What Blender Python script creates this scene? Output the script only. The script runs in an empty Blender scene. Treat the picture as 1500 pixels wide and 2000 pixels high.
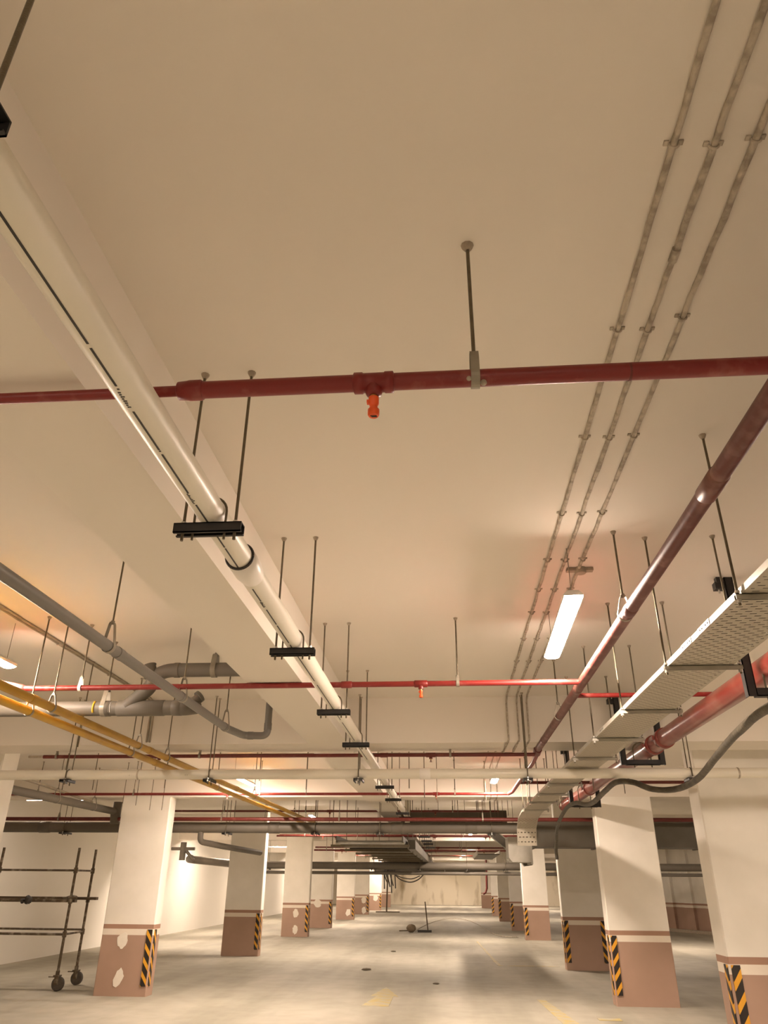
import bpy, math, random
from mathutils import Vector, Matrix, Quaternion
random.seed(7)
S = bpy.context.scene
COL = S.collection
PI = math.pi
V = Vector

# ------------------------------------------------------------------ helpers
class MB:
    def __init__(s): s.v=[]; s.f=[]; s.m=[]; s.sm=[]
    def add(s, vs, fs, mi=0, smooth=False):
        o=len(s.v); s.v += [tuple(v) for v in vs]
        for f in fs: s.f.append([o+i for i in f]); s.m.append(mi); s.sm.append(smooth)
    def box(s, a, b, mi=0):
        x0,x1=sorted((a[0],b[0])); y0,y1=sorted((a[1],b[1])); z0,z1=sorted((a[2],b[2]))
        vs=[(x0,y0,z0),(x1,y0,z0),(x1,y1,z0),(x0,y1,z0),(x0,y0,z1),(x1,y0,z1),(x1,y1,z1),(x0,y1,z1)]
        s.add(vs,[(0,3,2,1),(4,5,6,7),(0,1,5,4),(1,2,6,5),(2,3,7,6),(3,0,4,7)],mi)
    def bbox(s, a, b, bev=.01, mi=0):   # box with bevelled vertical edges
        x0,x1=sorted((a[0],b[0])); y0,y1=sorted((a[1],b[1])); z0,z1=sorted((a[2],b[2])); c=bev
        pl=[(x0+c,y0),(x1-c,y0),(x1,y0+c),(x1,y1-c),(x1-c,y1),(x0+c,y1),(x0,y1-c),(x0,y0+c)]
        s.prism([(p[0],p[1],z0) for p in pl],(0,0,z1-z0),mi)
    def prism(s, pts, ext, mi=0, smooth=False):
        n=len(pts); e=V(ext)
        vs=[V(p) for p in pts]+[V(p)+e for p in pts]
        fs=[tuple(reversed(range(n))),tuple(range(n,2*n))]
        s.add(vs,fs,mi,False)
        s.add(vs,[(i,(i+1)%n,n+(i+1)%n,n+i) for i in range(n)],mi,smooth)
    def tube(s, path, r, n=14, mi=0, caps=True, smooth=True, jit=0.0):
        P=[V(p) for p in path]
        rs = r if isinstance(r,(list,tuple)) else [r]*len(P)
        t0=(P[1]-P[0]).normalized()
        up=V((0,0,1)) if abs(t0.z)<.9 else V((0,1,0))
        u=t0.cross(up).normalized(); rings=[]
        prev=t0
        for i,p in enumerate(P):
            if i==0: t=t0
            elif i==len(P)-1: t=(P[i]-P[i-1]).normalized()
            else:
                a=(P[i]-P[i-1]).normalized(); b=(P[i+1]-P[i]).normalized()
                t=(a+b).normalized() if (a+b).length>1e-6 else a
            q=prev.rotation_difference(t); u=(q@u).normalized(); prev=t
            w=t.cross(u).normalized(); u=w.cross(t).normalized()
            k=1.0
            if 0<i<len(P)-1:
                a=(P[i]-P[i-1]).normalized(); k=1/max(.5,a.dot(t))
            ring=[]
            for j in range(n):
                an=2*PI*j/n; rr=rs[i]*(1+(random.uniform(-jit,jit) if jit else 0))
                ring.append(p+u*math.cos(an)*rr+w*math.sin(an)*rr)
            rings.append(ring)
        vs=[v for rg in rings for v in rg]; fs=[]
        for i in range(len(P)-1):
            for j in range(n):
                fs.append((i*n+j,i*n+(j+1)%n,(i+1)*n+(j+1)%n,(i+1)*n+j))
        s.add(vs,fs,mi,smooth)
        if caps:
            s.add(rings[0],[tuple(reversed(range(n)))],mi); s.add(rings[-1],[tuple(range(n))],mi)
    def cyl(s,a,b,r,n=14,mi=0,smooth=True): s.tube([a,b],r,n,mi,True,smooth)
    def ball(s,c,r,mi=0,n=12,m=8,sc=(1,1,1),jit=0):
        vs=[];fs=[]
        for i in range(m+1):
            th=PI*i/m
            for j in range(n):
                ph=2*PI*j/n; k=1+random.uniform(-jit,jit)
                vs.append((c[0]+r*sc[0]*k*math.sin(th)*math.cos(ph),c[1]+r*sc[1]*k*math.sin(th)*math.sin(ph),c[2]+r*sc[2]*k*math.cos(th)))
        for i in range(m):
            for j in range(n): fs.append((i*n+j,(i+1)*n+j,(i+1)*n+(j+1)%n,i*n+(j+1)%n))
        s.add(vs,fs,mi,True)
    def mesh(s,name,mats):
        me=bpy.data.meshes.new(name); me.from_pydata(s.v,[],s.f)
        for m in (mats if isinstance(mats,(list,tuple)) else [mats]): me.materials.append(m)
        for p,mi,sm in zip(me.polygons,s.m,s.sm): p.material_index=mi; p.use_smooth=sm
        me.update(); return me
    def build(s,name,mats,parent=None,origin=None):
        """Link as one object. origin = world point used as the object's origin."""
        o=V(origin) if origin is not None else (V((0,0,0)) if parent is None else None)
        if o is None: o=parent_world(parent)
        s.v=[tuple(V(v)-o) for v in s.v]
        ob=bpy.data.objects.new(name,s.mesh(name,mats)); COL.objects.link(ob)
        if parent is not None:
            ob.parent=parent; ob.location=o-parent_world(parent)
        else: ob.location=o
        return ob

def parent_world(p):
    l=V(p.location); q=p.parent
    while q is not None: l=l+V(q.location); q=q.parent
    return l

def tag(o,label=None,cat=None,group=None,kind=None):
    if label: o['label']=label
    if cat: o['category']=cat
    if group: o['group']=group
    if kind: o['kind']=kind
    return o
def thing(name,loc,label,cat,group=None):
    o=bpy.data.objects.new(name,None); COL.objects.link(o); o.location=loc; o.empty_display_size=.05
    return tag(o,label,cat,group)
def copy_tree(o,parent=None):
    c=o.copy(); COL.objects.link(c)
    if parent is not None: c.parent=parent
    for ch in [x for x in bpy.data.objects if x.parent==o]: copy_tree(ch,c)
    return c
def dup(o,loc,label,group=None):
    c=copy_tree(o); c.location=loc; c['label']=label
    if group: c['group']=group
    elif 'group' in c: del c['group']
    return c
def arc(c,u,v,r,a0,a1,n):
    c,u,v=V(c),V(u),V(v)
    return [c+u*r*math.cos(a0+(a1-a0)*i/n)+v*r*math.sin(a0+(a1-a0)*i/n) for i in range(n+1)]
def bent(pts,rad,n=6):
    """polyline with rounded corners"""
    P=[V(p) for p in pts]; out=[P[0]]
    for i in range(1,len(P)-1):
        a=(P[i-1]-P[i]); b=(P[i+1]-P[i]); d=min(rad,a.length*.49,b.length*.49)
        p0=P[i]+a.normalized()*d; p1=P[i]+b.normalized()*d
        for k in range(n+1):
            t=k/n; out.append(p0*(1-t)**2+P[i]*2*t*(1-t)+p1*t*t)
    out.append(P[-1]); return out

# ------------------------------------------------------------------ materials
def mat(name,c,rough=.6,c2=None,scale=4.0,amt=.5,metal=0,bump=0,bscale=60,spec=.5,detail=5,thr=None,coat=0):
    m=bpy.data.materials.new(name); m.use_nodes=True; nt=m.node_tree; b=nt.nodes['Principled BSDF']
    b.inputs['Base Color'].default_value=(*c,1); b.inputs['Roughness'].default_value=rough
    b.inputs['Metallic'].default_value=metal; b.inputs['Specular IOR Level'].default_value=spec
    b.inputs['Coat Weight'].default_value=coat
    tc=nt.nodes.new('ShaderNodeTexCoord')
    if c2 is not None:
        n=nt.nodes.new('ShaderNodeTexNoise'); n.inputs['Scale'].default_value=scale; n.inputs['Detail'].default_value=detail
        nt.links.new(tc.outputs['Object'],n.inputs['Vector'])
        r=nt.nodes.new('ShaderNodeValToRGB'); lo,hi=thr if thr else (.5-amt*.5,.5+amt*.5)
        r.color_ramp.elements[0].position=lo; r.color_ramp.elements[1].position=hi
        r.color_ramp.elements[0].color=(*c,1); r.color_ramp.elements[1].color=(*c2,1)
        nt.links.new(n.outputs['Fac'],r.inputs['Fac']); nt.links.new(r.outputs['Color'],b.inputs['Base Color'])
    if bump:
        n2=nt.nodes.new('ShaderNodeTexNoise'); n2.inputs['Scale'].default_value=bscale; n2.inputs['Detail'].default_value=4
        nt.links.new(tc.outputs['Object'],n2.inputs['Vector'])
        bp=nt.nodes.new('ShaderNodeBump'); bp.inputs['Strength'].default_value=bump; bp.inputs['Distance'].default_value=.01
        nt.links.new(n2.outputs['Fac'],bp.inputs['Height']); nt.links.new(bp.outputs['Normal'],b.inputs['Normal'])
    return m
def emit(name,c,st):
    m=bpy.data.materials.new(name); m.use_nodes=True; nt=m.node_tree; nt.nodes.clear()
    e=nt.nodes.new('ShaderNodeEmission'); e.inputs[0].default_value=(*c,1); e.inputs[1].default_value=st
    o=nt.nodes.new('ShaderNodeOutputMaterial'); nt.links.new(e.outputs[0],o.inputs[0]); return m

CREAM=(.80,.755,.68)
M={}
M['ceil']=mat('ceiling_paint',CREAM,.85,(.76,.705,.625),.35,.6,bump=.05,bscale=9)
M['wall']=mat('wall_paint',(.80,.77,.70),.8,(.76,.73,.66),.5,.6,bump=.03,bscale=12)
M['bwall']=mat('back_wall_plaster',(.60,.53,.43),.8,(.5,.44,.36),.5,.6)
M['pvc']=mat('white_plastic',(.78,.74,.64),.38,(.72,.68,.565),2.0,.6,coat=.1)
M['pvcs']=mat('white_plastic_sleeve',(.84,.80,.74),.35)
M['ink']=mat('print_ink',(.03,.025,.02),.5)
M['red']=mat('red_pipe_paint',(.205,.016,.013),.4,(.30,.09,.07),14,.2,thr=(.56,.80),bump=.1,bscale=40)
M['redm']=mat('dusty_red_pipe_paint',(.115,.022,.016),.42,(.26,.13,.105),9,.3,thr=(.5,.78))
M['redd']=mat('dull_red_paint',(.13,.018,.012),.45,(.22,.06,.045),10,.2,thr=(.55,.8))
M['redbig']=mat('big_red_pipe_paint',(.175,.024,.016),.3,(.27,.095,.07),5,.3,thr=(.45,.75),coat=.2)
M['yel']=mat('yellow_pipe_paint',(.50,.29,.016),.4,(.40,.215,.014),6,.4)
M['yelw']=mat('yellow_paint_patch',(.60,.37,.02),.5)
M['grey']=mat('grey_plastic',(.15,.132,.104),.6,(.12,.105,.082),3,.6)
M['greyb']=mat('grey_blue_plastic',(.17,.158,.14),.4,(.145,.133,.115),3,.6)
M['galv']=mat('galvanised_steel',(.50,.48,.42),.42,(.40,.38,.32),9,.5,metal=.35)
M['duct']=mat('shaded_galvanised_duct',(.13,.115,.088),.5,(.10,.088,.065),4,.5,metal=.35)  # galvanised steel, base colour darkened to carry the shade on the ducts
M['rod']=mat('threaded_rod_zinc',(.17,.14,.09),.45,(.12,.095,.06),30,.5,metal=.5,bump=.3,bscale=300)
M['clamp']=mat('clamp_steel',(.33,.30,.24),.45,(.25,.22,.17),20,.5,metal=.4)
M['zinc']=mat('zinc_bolt',(.62,.60,.56),.3,metal=.8)
M['black']=mat('black_channel_paint',(.012,.011,.011),.5,(.02,.018,.016),15,.5)
M['anch']=mat('anchor_plaster',(.50,.43,.34),.8,(.30,.25,.19),30,.5)
M['cond']=mat('conduit_plaster_smeared',(.52,.46,.37),.75,(.32,.275,.215),22,.3,thr=(.42,.62),bump=.6,bscale=60)
M['condl']=mat('conduit_grey_brown',(.30,.25,.18),.7,(.40,.35,.27),12,.4)
M['house']=mat('lamp_housing_plastic',(.75,.74,.70),.5)
M['orange']=mat('orange_plastic_cap',(.85,.11,.02),.4)
M['brass']=mat('brass_thread',(.60,.42,.14),.35,metal=.7)
M['scaf']=mat('scaffold_rust',(.10,.07,.04),.6,(.30,.25,.18),11,.3,thr=(.5,.7),bump=.3,bscale=80)
M['rubber']=mat('caster_rubber',(.07,.06,.05),.7,(.12,.10,.08),20,.5)
M['hose']=mat('flexible_hose',(.035,.03,.022),.5,(.11,.095,.065),14,.4,bump=.5,bscale=60)
M['sock']=mat('brown_bundle',(.12,.085,.05),.9,(.20,.15,.09),18,.5,bump=.8,bscale=40)
M['wood']=mat('dark_handle_wood',(.09,.06,.03),.6)
M['paintfl']=mat('faded_yellow_floor_paint',(.43,.345,.13),.6,(.385,.355,.27),6,.4,thr=(.38,.6))
M['dirt']=mat('floor_dirt',(.16,.13,.09),.9)
M['patch']=mat('filler_plaster',(.86,.81,.72),.85,(.80,.75,.66),12,.5)
M['cable']=mat('black_cable',(.05,.045,.04),.6)
M['lamp']=emit('lamp_diffuser_light',(1.0,.80,.65),27)

def column_mat():
    m=mat('column_paint',CREAM,.7); nt=m.node_tree; b=nt.nodes['Principled BSDF']
    tc=nt.nodes.new('ShaderNodeTexCoord'); sp=nt.nodes.new('ShaderNodeSeparateXYZ'); nt.links.new(tc.outputs['Object'],sp.inputs[0])
    r=nt.nodes.new('ShaderNodeValToRGB'); r.color_ramp.interpolation='CONSTANT'
    mp=nt.nodes.new('ShaderNodeMath'); mp.operation='DIVIDE'; mp.inputs[1].default_value=2.0
    nt.links.new(sp.outputs['Z'],mp.inputs[0]); nt.links.new(mp.outputs[0],r.inputs['Fac'])
    e=r.color_ramp.elements; e[0].color=(.43,.285,.215,1); e[0].position=0
    e[1].position=.818/2; e[1].color=(.84,.76,.66,1)
    x=e.new(.902/2); x.color=(.40,.24,.17,1); x=e.new(.968/2); x.color=(.87,.835,.765,1)
    n=nt.nodes.new('ShaderNodeTexNoise'); n.inputs['Scale'].default_value=2.2; n.inputs['Detail'].default_value=5
    nt.links.new(tc.outputs['Object'],n.inputs['Vector'])
    rr=nt.nodes.new('ShaderNodeValToRGB'); rr.color_ramp.elements[0].position=.3; rr.color_ramp.elements[1].position=.7
    rr.color_ramp.elements[0].color=(.90,.90,.88,1); rr.color_ramp.elements[1].color=(1,1,1,1)
    nt.links.new(n.outputs['Fac'],rr.inputs['Fac'])
    mx=nt.nodes.new('ShaderNodeMix'); mx.data_type='RGBA'; mx.blend_type='MULTIPLY'; mx.inputs[0].default_value=1
    nt.links.new(r.outputs['Color'],mx.inputs[6]); nt.links.new(rr.outputs['Color'],mx.inputs[7])
    nt.links.new(mx.outputs[2],b.inputs['Base Color']); return m
M['col']=column_mat()

def guard_mat(name,sign):
    m=mat(name,(.02,.015,.01),.5); nt=m.node_tree; b=nt.nodes['Principled BSDF']
    tc=nt.nodes.new('ShaderNodeTexCoord'); sp=nt.nodes.new('ShaderNodeSeparateXYZ'); nt.links.new(tc.outputs['Object'],sp.inputs[0])
    def mth(op,a,bv):
        n=nt.nodes.new('ShaderNodeMath'); n.operation=op
        for i,k in enumerate((a,bv)):
            if isinstance(k,(int,float)): n.inputs[i].default_value=k
            elif k is not None: nt.links.new(k,n.inputs[i])
        return n.outputs[0]
    xy=mth('ADD',sp.outputs['X'],sp.outputs['Y'])
    k=mth('ADD',sp.outputs['Z'],mth('MULTIPLY',xy,sign))
    fr=mth('FRACT',mth('DIVIDE',mth('ADD',k,1.015),.187),None)
    st=mth('LESS_THAN',fr,.41)
    mx=nt.nodes.new('ShaderNodeMix'); mx.data_type='RGBA'
    nt.links.new(st,mx.inputs[0]); mx.inputs[6].default_value=(.02,.014,.01,1); mx.inputs[7].default_value=(.74,.36,.025,1)
    nt.links.new(mx.outputs[2],b.inputs['Base Color']); return m
M['gl']=guard_mat('guard_stripes_falling',1.35)
M['gr']=guard_mat('guard_stripes_rising',-1.35)

def floor_mat():
    m=mat('polished_concrete',(.5,.45,.34),.6,spec=.22); nt=m.node_tree; b=nt.nodes['Principled BSDF']
    tc=nt.nodes.new('ShaderNodeTexCoord')
    def noise(sc,det,vec=(1,1,1)):
        mp=nt.nodes.new('ShaderNodeMapping'); mp.inputs['Scale'].default_value=vec
        nt.links.new(tc.outputs['Object'],mp.inputs['Vector'])
        n=nt.nodes.new('ShaderNodeTexNoise'); n.inputs['Scale'].default_value=sc; n.inputs['Detail'].default_value=det
        nt.links.new(mp.outputs[0],n.inputs['Vector']); return n.outputs['Fac']
    def ramp(f,a,ca,bb,cb):
        r=nt.nodes.new('ShaderNodeValToRGB'); r.color_ramp.elements[0].position=a; r.color_ramp.elements[1].position=bb
        r.color_ramp.elements[0].color=(*ca,1); r.color_ramp.elements[1].color=(*cb,1)
        nt.links.new(f,r.inputs['Fac']); return r.outputs['Color']
    def mul(a,c):
        mx=nt.nodes.new('ShaderNodeMix'); mx.data_type='RGBA'; mx.blend_type='MULTIPLY'; mx.inputs[0].default_value=1
        nt.links.new(a,mx.inputs[6]); nt.links.new(c,mx.inputs[7]); return mx.outputs[2]
    c=ramp(noise(.35,6),.35,(.345,.325,.265),.65,(.44,.41,.34))
    c=mul(c,ramp(noise(3,6),.3,(.88,.88,.86),.62,(1,1,1)))
    c=mul(c,ramp(noise(.8,5,(1.6,.18,1)),.36,(.80,.80,.78),.55,(1,1,1)))
    nt.links.new(c,b.inputs['Base Color'])
    rg=nt.nodes.new('ShaderNodeMapRange'); rg.inputs['To Min'].default_value=.55; rg.inputs['To Max'].default_value=.8
    nt.links.new(noise(1.2,5),rg.inputs['Value']); nt.links.new(rg.outputs[0],b.inputs['Roughness'])
    return m
M['floor']=floor_mat()

def farwall_mat():
    m=mat('stained_far_wall',(.6,.54,.42),.85); nt=m.node_tree; b=nt.nodes['Principled BSDF']
    tc=nt.nodes.new('ShaderNodeTexCoord')
    def noise(sc,vec):
        mp=nt.nodes.new('ShaderNodeMapping'); mp.inputs['Scale'].default_value=vec
        nt.links.new(tc.outputs['Object'],mp.inputs['Vector'])
        n=nt.nodes.new('ShaderNodeTexNoise'); n.inputs['Scale'].default_value=sc; n.inputs['Detail'].default_value=8
        nt.links.new(mp.outputs[0],n.inputs['Vector']); return n.outputs['Fac']
    r=nt.nodes.new('ShaderNodeValToRGB'); r.color_ramp.elements[0].position=.30; r.color_ramp.elements[1].position=.47
    r.color_ramp.elements[0].color=(.30,.24,.15,1); r.color_ramp.elements[1].color=(.66,.60,.48,1)
    nt.links.new(noise(.9,(1.4,1,.45)),r.inputs['Fac']); nt.links.new(r.outputs['Color'],b.inputs['Base Color']); return m
M['farwall']=farwall_mat()

def tray_mat():
    m=bpy.data.materials.new('perforated_tray_steel'); m.use_nodes=True; nt=m.node_tree; b=nt.nodes['Principled BSDF']
    b.inputs['Base Color'].default_value=(.46,.42,.34,1); b.inputs['Roughness'].default_value=.45; b.inputs['Metallic'].default_value=.3
    tc=nt.nodes.new('ShaderNodeTexCoord'); sp=nt.nodes.new('ShaderNodeSeparateXYZ'); nt.links.new(tc.outputs['Object'],sp.inputs[0])
    def mth(op,a,bv=None):
        n=nt.nodes.new('ShaderNodeMath'); n.operation=op
        for i,k in enumerate((a,bv)):
            if isinstance(k,(int,float)): n.inputs[i].default_value=k
            elif k is not None: nt.links.new(k,n.inputs[i])
        return n.outputs[0]
    px,py=.058,.030
    row=mth('FLOOR',mth('DIVIDE',sp.outputs['Y'],py))
    off=mth('MULTIPLY',mth('MODULO',mth('ADD',row,1000),2),.5)
    fx=mth('FRACT',mth('ADD',mth('ADD',mth('DIVIDE',sp.outputs['X'],px),off),100))
    fy=mth('FRACT',mth('ADD',mth('DIVIDE',sp.outputs['Y'],py),100))
    hx=mth('LESS_THAN',mth('ABSOLUTE',mth('SUBTRACT',fx,.5)),.24)
    hy=mth('LESS_THAN',mth('ABSOLUTE',mth('SUBTRACT',fy,.5)),.13)
    ed=mth('LESS_THAN',mth('ABSOLUTE',sp.outputs['X']),.145)
    h=mth('MULTIPLY',mth('MULTIPLY',hx,hy),ed)
    nt.links.new(mth('SUBTRACT',1.0,h),b.inputs['Alpha']); return m
M['tray']=tray_mat()

# ------------------------------------------------------------------ setting
H=3.33; HB=2.87
XL,XR,YN,YF=-9.4,11.5,-8.0,66.2
def struct(name,mb,m,label=None):
    o=mb.build(name,m); o['kind']='structure'
    if label: o['label']=label
    return o
b=MB(); b.box((XL-.3,YN-.3,-.2),(XR+.3,YF+.3,0)); struct('floor',b,M['floor'],'pale polished concrete floor of the empty car park')
b=MB(); b.box((XL-.3,YN-.3,H),(XR+.3,YF+.3,H+.2)); struct('ceiling',b,M['ceil'],'cream painted concrete ceiling slab')
b=MB(); b.box((XL-.25,YN,0),(XL,YF,H)); struct('wall_left',b,M['wall'],'white side wall behind the left hand columns')
b=MB(); b.box((XR,YN,0),(XR+.25,YF,H)); struct('wall_right',b,M['wall'],'white side wall at the far right')
b=MB(); b.box((XL,YF,0),(XR,YF+.25,H)); struct('wall_far',b,M['farwall'],'water stained concrete wall closing the aisle')
b=MB(); b.box((XL,YN-.25,0),(XR,YN,H)); struct('wall_back',b,M['bwall'],'plastered wall behind the viewer')
# slanted wall with painted dado seen between the two right hand columns
ang=math.atan2(31.56-33.28,9.25-8.43)
b=MB(); b.box((0,0,0),(5.2,.2,HB+.4)); o=struct('wall_middle',b,M['col'],'painted partition wall with pink dado seen between right hand columns')
o.location=(7.75,34.7,0); o.rotation_euler=(0,0,ang)
for k,xx in enumerate((.55,1.62,2.7,3.8)):
    p=MB(); p.box((xx,-.12,0),(xx+.45,-.001,H-.1)); q=struct('trim_%d'%(20+k),p,M['col']); q.location=o.location; q.rotation_euler=o.rotation_euler
rows=[(7.75,.55),(13.05,.55),(22.6,.5),(27.4,.5),(32.1,.5),(39.3,.5),(45.7,.5),(52.3,.5),(59.0,.5)]
for k,(y,d) in enumerate(rows):
    b=MB(); b.box((XL,y,HB),(XR,y+d,H)); struct('trim_%d'%(k+1),b,M['ceil'],'cream concrete cross beam')
ys=[YN]+[v for y,d in rows for v in (y,y+d)]+[YF]
for k in range(0,len(ys),2):
    b=MB(); b.box((-1.41,ys[k],HB),(-1.01,ys[k+1],H)); struct('trim_%d'%(30+k//2),b,M['ceil'],'cream concrete beam running along the aisle')

# ------------------------------------------------------------------ columns
def guard(col,x,y,sx,zt=.90,zb=.135):
    """corner protector at front corner x (sx=+1: column lies to +x), y = front face"""
    g=MB(); w=.085; gp=.022; t=.012
    xa,xb=(x+sx*gp),(x+sx*(gp+w))
    g.box((xa,y-t,zb),(xb,y,zt))
    xs=x-sx*t
    g.box((x,y+gp,zb),(xs,y+gp+w,zt))
    return g.build('corner_guard',M['gl'] if sx<0 else M['gr'],col,origin=(x,y,0))
def blob(c,rx,rz,y,n=18,rot=0,seed=0):
    R=random.Random(seed); pts=[]
    for i in range(n):
        a=2*PI*i/n; k=R.uniform(.82,1.12); dx=rx*k*math.cos(a); dz=rz*k*math.sin(a)
        pts.append((c[0]+dx*math.cos(rot)-dz*math.sin(rot),y,c[1]+dx*math.sin(rot)+dz*math.cos(rot)))
    return pts
def column(x0,x1,y,dep,ztop,label,guards=(),patches=()):
    c=thing('concrete_column',((x0+x1)/2,y+dep/2,0),label,'column','painted columns along the aisle')
    b=MB(); b.bbox((x0,y,0),(x1,y+dep,ztop),.012); b.build('shaft',M['col'],c)
    for gx,sx in guards: guard(c,gx,y,sx)
    for k,(px,pz,rx,rz,rot) in enumerate(patches):
        b=MB(); b.prism(blob((px,pz),rx,rz,y-.004,rot=rot,seed=k+int(y*10)),(0,.005,0)); b.build('filler_patch',M['patch'],c)
    return c
RG=lambda x:[(x,1)]; LG=lambda x:[(x,-1)]
column(2.69,3.65,8.64,.35,H,'nearest column at the right edge, cut off by the photo',RG(2.69))
column(-6.1,-5.2,8.64,.35,H,'nearest left column, only its upper edge visible beside the scaffold')
column(-5.54,-4.70,13.05,.28,HB,'large left column beside the scaffold with two ragged filler patches',LG(-4.70),[(-5.19,.745,.085,.115,0),(-5.17,.24,.075,.13,-.25)])
column(2.38,3.29,13.05,.28,HB,'large pale column on the right lit in diagonal bands',RG(2.38))
column(-5.50,-4.60,20.0,.28,H,'shaded left column without patches behind the large one',LG(-4.60))
column(2.36,3.24,18.0,.28,H,'dark shaded right column with guards on both front corners',[(2.36,1),(3.24,-1)])
column(-5.50,-4.62,27.0,.28,H,'left column with two oval filler patches one above the other',LG(-4.62),[(-5.05,.67,.09,.13,0),(-5.04,.2,.09,.13,0)])
column(2.33,3.12,26.9,.28,H,'right column behind the dark one with a shadow line across it',RG(2.33))
column(-5.50,-4.60,32.1,.28,HB,'left column with one splash of filler on its upper band',LG(-4.60),[(-5.16,.84,.16,.13,0)])
column(2.27,3.12,32.0,.28,HB,'right column mostly hidden, brownish, fifth from the camera',RG(2.27))
column(-5.42,-4.56,39.3,.28,HB,'bright left column with a single patch low on the dado',LG(-4.56),[(-4.84,.3,.12,.16,-.3)])
column(2.25,3.1,39.3,.28,HB,'brightly lit right column left of the brownish one',RG(2.25))
column(-5.35,-4.50,45.7,.28,HB,'distant left column with two small round patches',LG(-4.50),[(-4.78,.70,.13,.17,0),(-4.76,.2,.13,.17,0)])
column(2.25,3.1,45.7,.28,HB,'farthest white right column with guard beside red riser',RG(2.25))
column(-5.2,-4.35,52.3,.28,HB,'distant left column with one patch near dado top',LG(-4.35),[(-4.72,.7,.15,.18,0)])
column(-5.1,-4.25,59.0,.28,HB,'last left column before the stained far wall',())
column(2.2,3.0,59.0,.28,HB,'last right column before the stained far wall',())

# ------------------------------------------------------------------ hangers
def add_anchor(par,x,y,z=H,r=.013):
    a=MB(); a.tube([(x,y,z),(x,y,z-.006),(x,y,z-.02)],[r*1.25,r*1.1,r*.55],10); a.build('anchor',M['anch'],par)
def add_rod(par,x,y,z0,z1,r=.0055):
    a=MB(); a.cyl((x,y,z0),(x,y,z1),r,8); a.build('rod',M['rod'],par)
def ring_path(c,axis,r,n=20):
    u=V((0,0,1)); v=V(axis).cross(u).normalized()
    return arc(c,v,u,r,0,2*PI,n)
def strip(path,width_axis,w,t):
    """flat band following a path, thickness outward ignored (two sided box strip)"""
    m=MB(); P=[V(p) for p in path]; wa=V(width_axis).normalized()*w/2; vs=[];fs=[]
    for i,p in enumerate(P):
        d=(P[min(i+1,len(P)-1)]-P[max(i-1,0)]).normalized(); n=d.cross(wa).normalized()*t/2
        vs+= [p-wa-n,p+wa-n,p+wa+n,p-wa+n]
    for i in range(len(P)-1):
        for j in range(4): fs.append((i*4+j,i*4+(j+1)%4,(i+1)*4+(j+1)%4,(i+1)*4+j))
    fs+= [(0,3,2,1),tuple(len(vs)-4+k for k in range(4))]
    m.add(vs,fs); return m
def clevis(x,y,z,r,axis,label,top=H,group=None,gap=.10,anch=True,rodr=.0055,mt=None,flat=.022):
    """pear hanger: rod down to a loop hugging a pipe centred (x,y,z)"""
    h=thing('pipe_hanger',(x,y,top),label,'hanger',group)
    if anch: add_anchor(h,x,y,top)
    zt=z+r+gap
    add_rod(h,x,y,top-.002,zt-.012,rodr)
    side=V(axis).cross(V((0,0,1))).normalized(); c=V((x,y,z)); R=r+.004
    pts=[c+V((0,0,r+gap))-side*.008]
    a0=math.radians(25)
    pts.append(c+V((0,0,r+gap-.012))-side*(.4*R))
    lo=arc(c,side,V((0,0,1)),R,PI-a0,2*PI+a0,16)
    pts+=lo; pts.append(c+V((0,0,r+gap-.012))+side*(.4*R)); pts.append(c+V((0,0,r+gap))+side*.008)
    strip(pts,axis,flat,.003).build('clevis_loop',mt or M['clamp'],h)
    n=MB(); n.cyl((x,y,zt+.008),(x,y,zt-.010),.012,6,smooth=False); n.build('nut',M['clamp'],h)
    return h
def trapeze(x,y,zb,label,w=.235,h=.036,d=.045,pr=.05,axis='y',top=H,group=None,name='trapeze_hanger',ubolt=True):
    t=thing(name,(x,y,top),label,'hanger',group)
    c=MB(); X=V((1,0,0)) if axis=='y' else V((0,1,0)); Yv=V((0,1,0)) if axis=='y' else V((1,0,0))
    o=V((x,y,zb))
    def bx(a0,a1,b0,b1,z0,z1,mb=None):
        p=o+X*a0+Yv*b0+V((0,0,z0)); q=o+X*a1+Yv*b1+V((0,0,z1)); (mb or c).box(p,q)
    bx(-w/2,w/2,-d/2,d/2,h-.004,h); bx(-w/2,w/2,-d/2,-d/2+.004,0,h); bx(-w/2,w/2,d/2-.004,d/2,0,h)
    bx(-w/2,w/2,-d/2,-d/2+.012,0,.004); bx(-w/2,w/2,d/2-.012,d/2,0,.004)
    c.build('channel_rail',M['black'],t)
    for s in (-1,1):
        p=o+X*s*(w/2-.027); add_rod(t,p.x,p.y,top-.002,zb-.022); add_anchor(t,p.x,p.y,top)
        n=MB(); n.cyl((p.x,p.y,zb+h-.006),(p.x,p.y,zb+h-.022),.0115,6,smooth=False); n.build('nut',M['zinc'],t)
        n=MB(); n.cyl((p.x,p.y,zb+h+.001),(p.x,p.y,zb+h+.012),.010,6,smooth=False); n.build('nut',M['zinc'],t)
    if ubolt:
        cc=o+V((0,0,h+pr)); R=pr+.005
        pts=[o-X*R+V((0,0,-.02))]+[cc+X*R*math.cos(a)+V((0,0,1))*R*math.sin(a) for a in [PI-PI*i/12 for i in range(13)]]+[o+X*R+V((0,0,-.02))]
        u=MB(); u.tube(pts,.0045,8); u.build('u_bolt',M['rod'],t)
        for s in (-1,1):
            p=o+X*s*R; n=MB(); n.cyl((p.x,p.y,zb+h-.006),(p.x,p.y,zb+h-.020),.0105,6,smooth=False); n.build('nut',M['zinc'],t)
    return t

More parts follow.
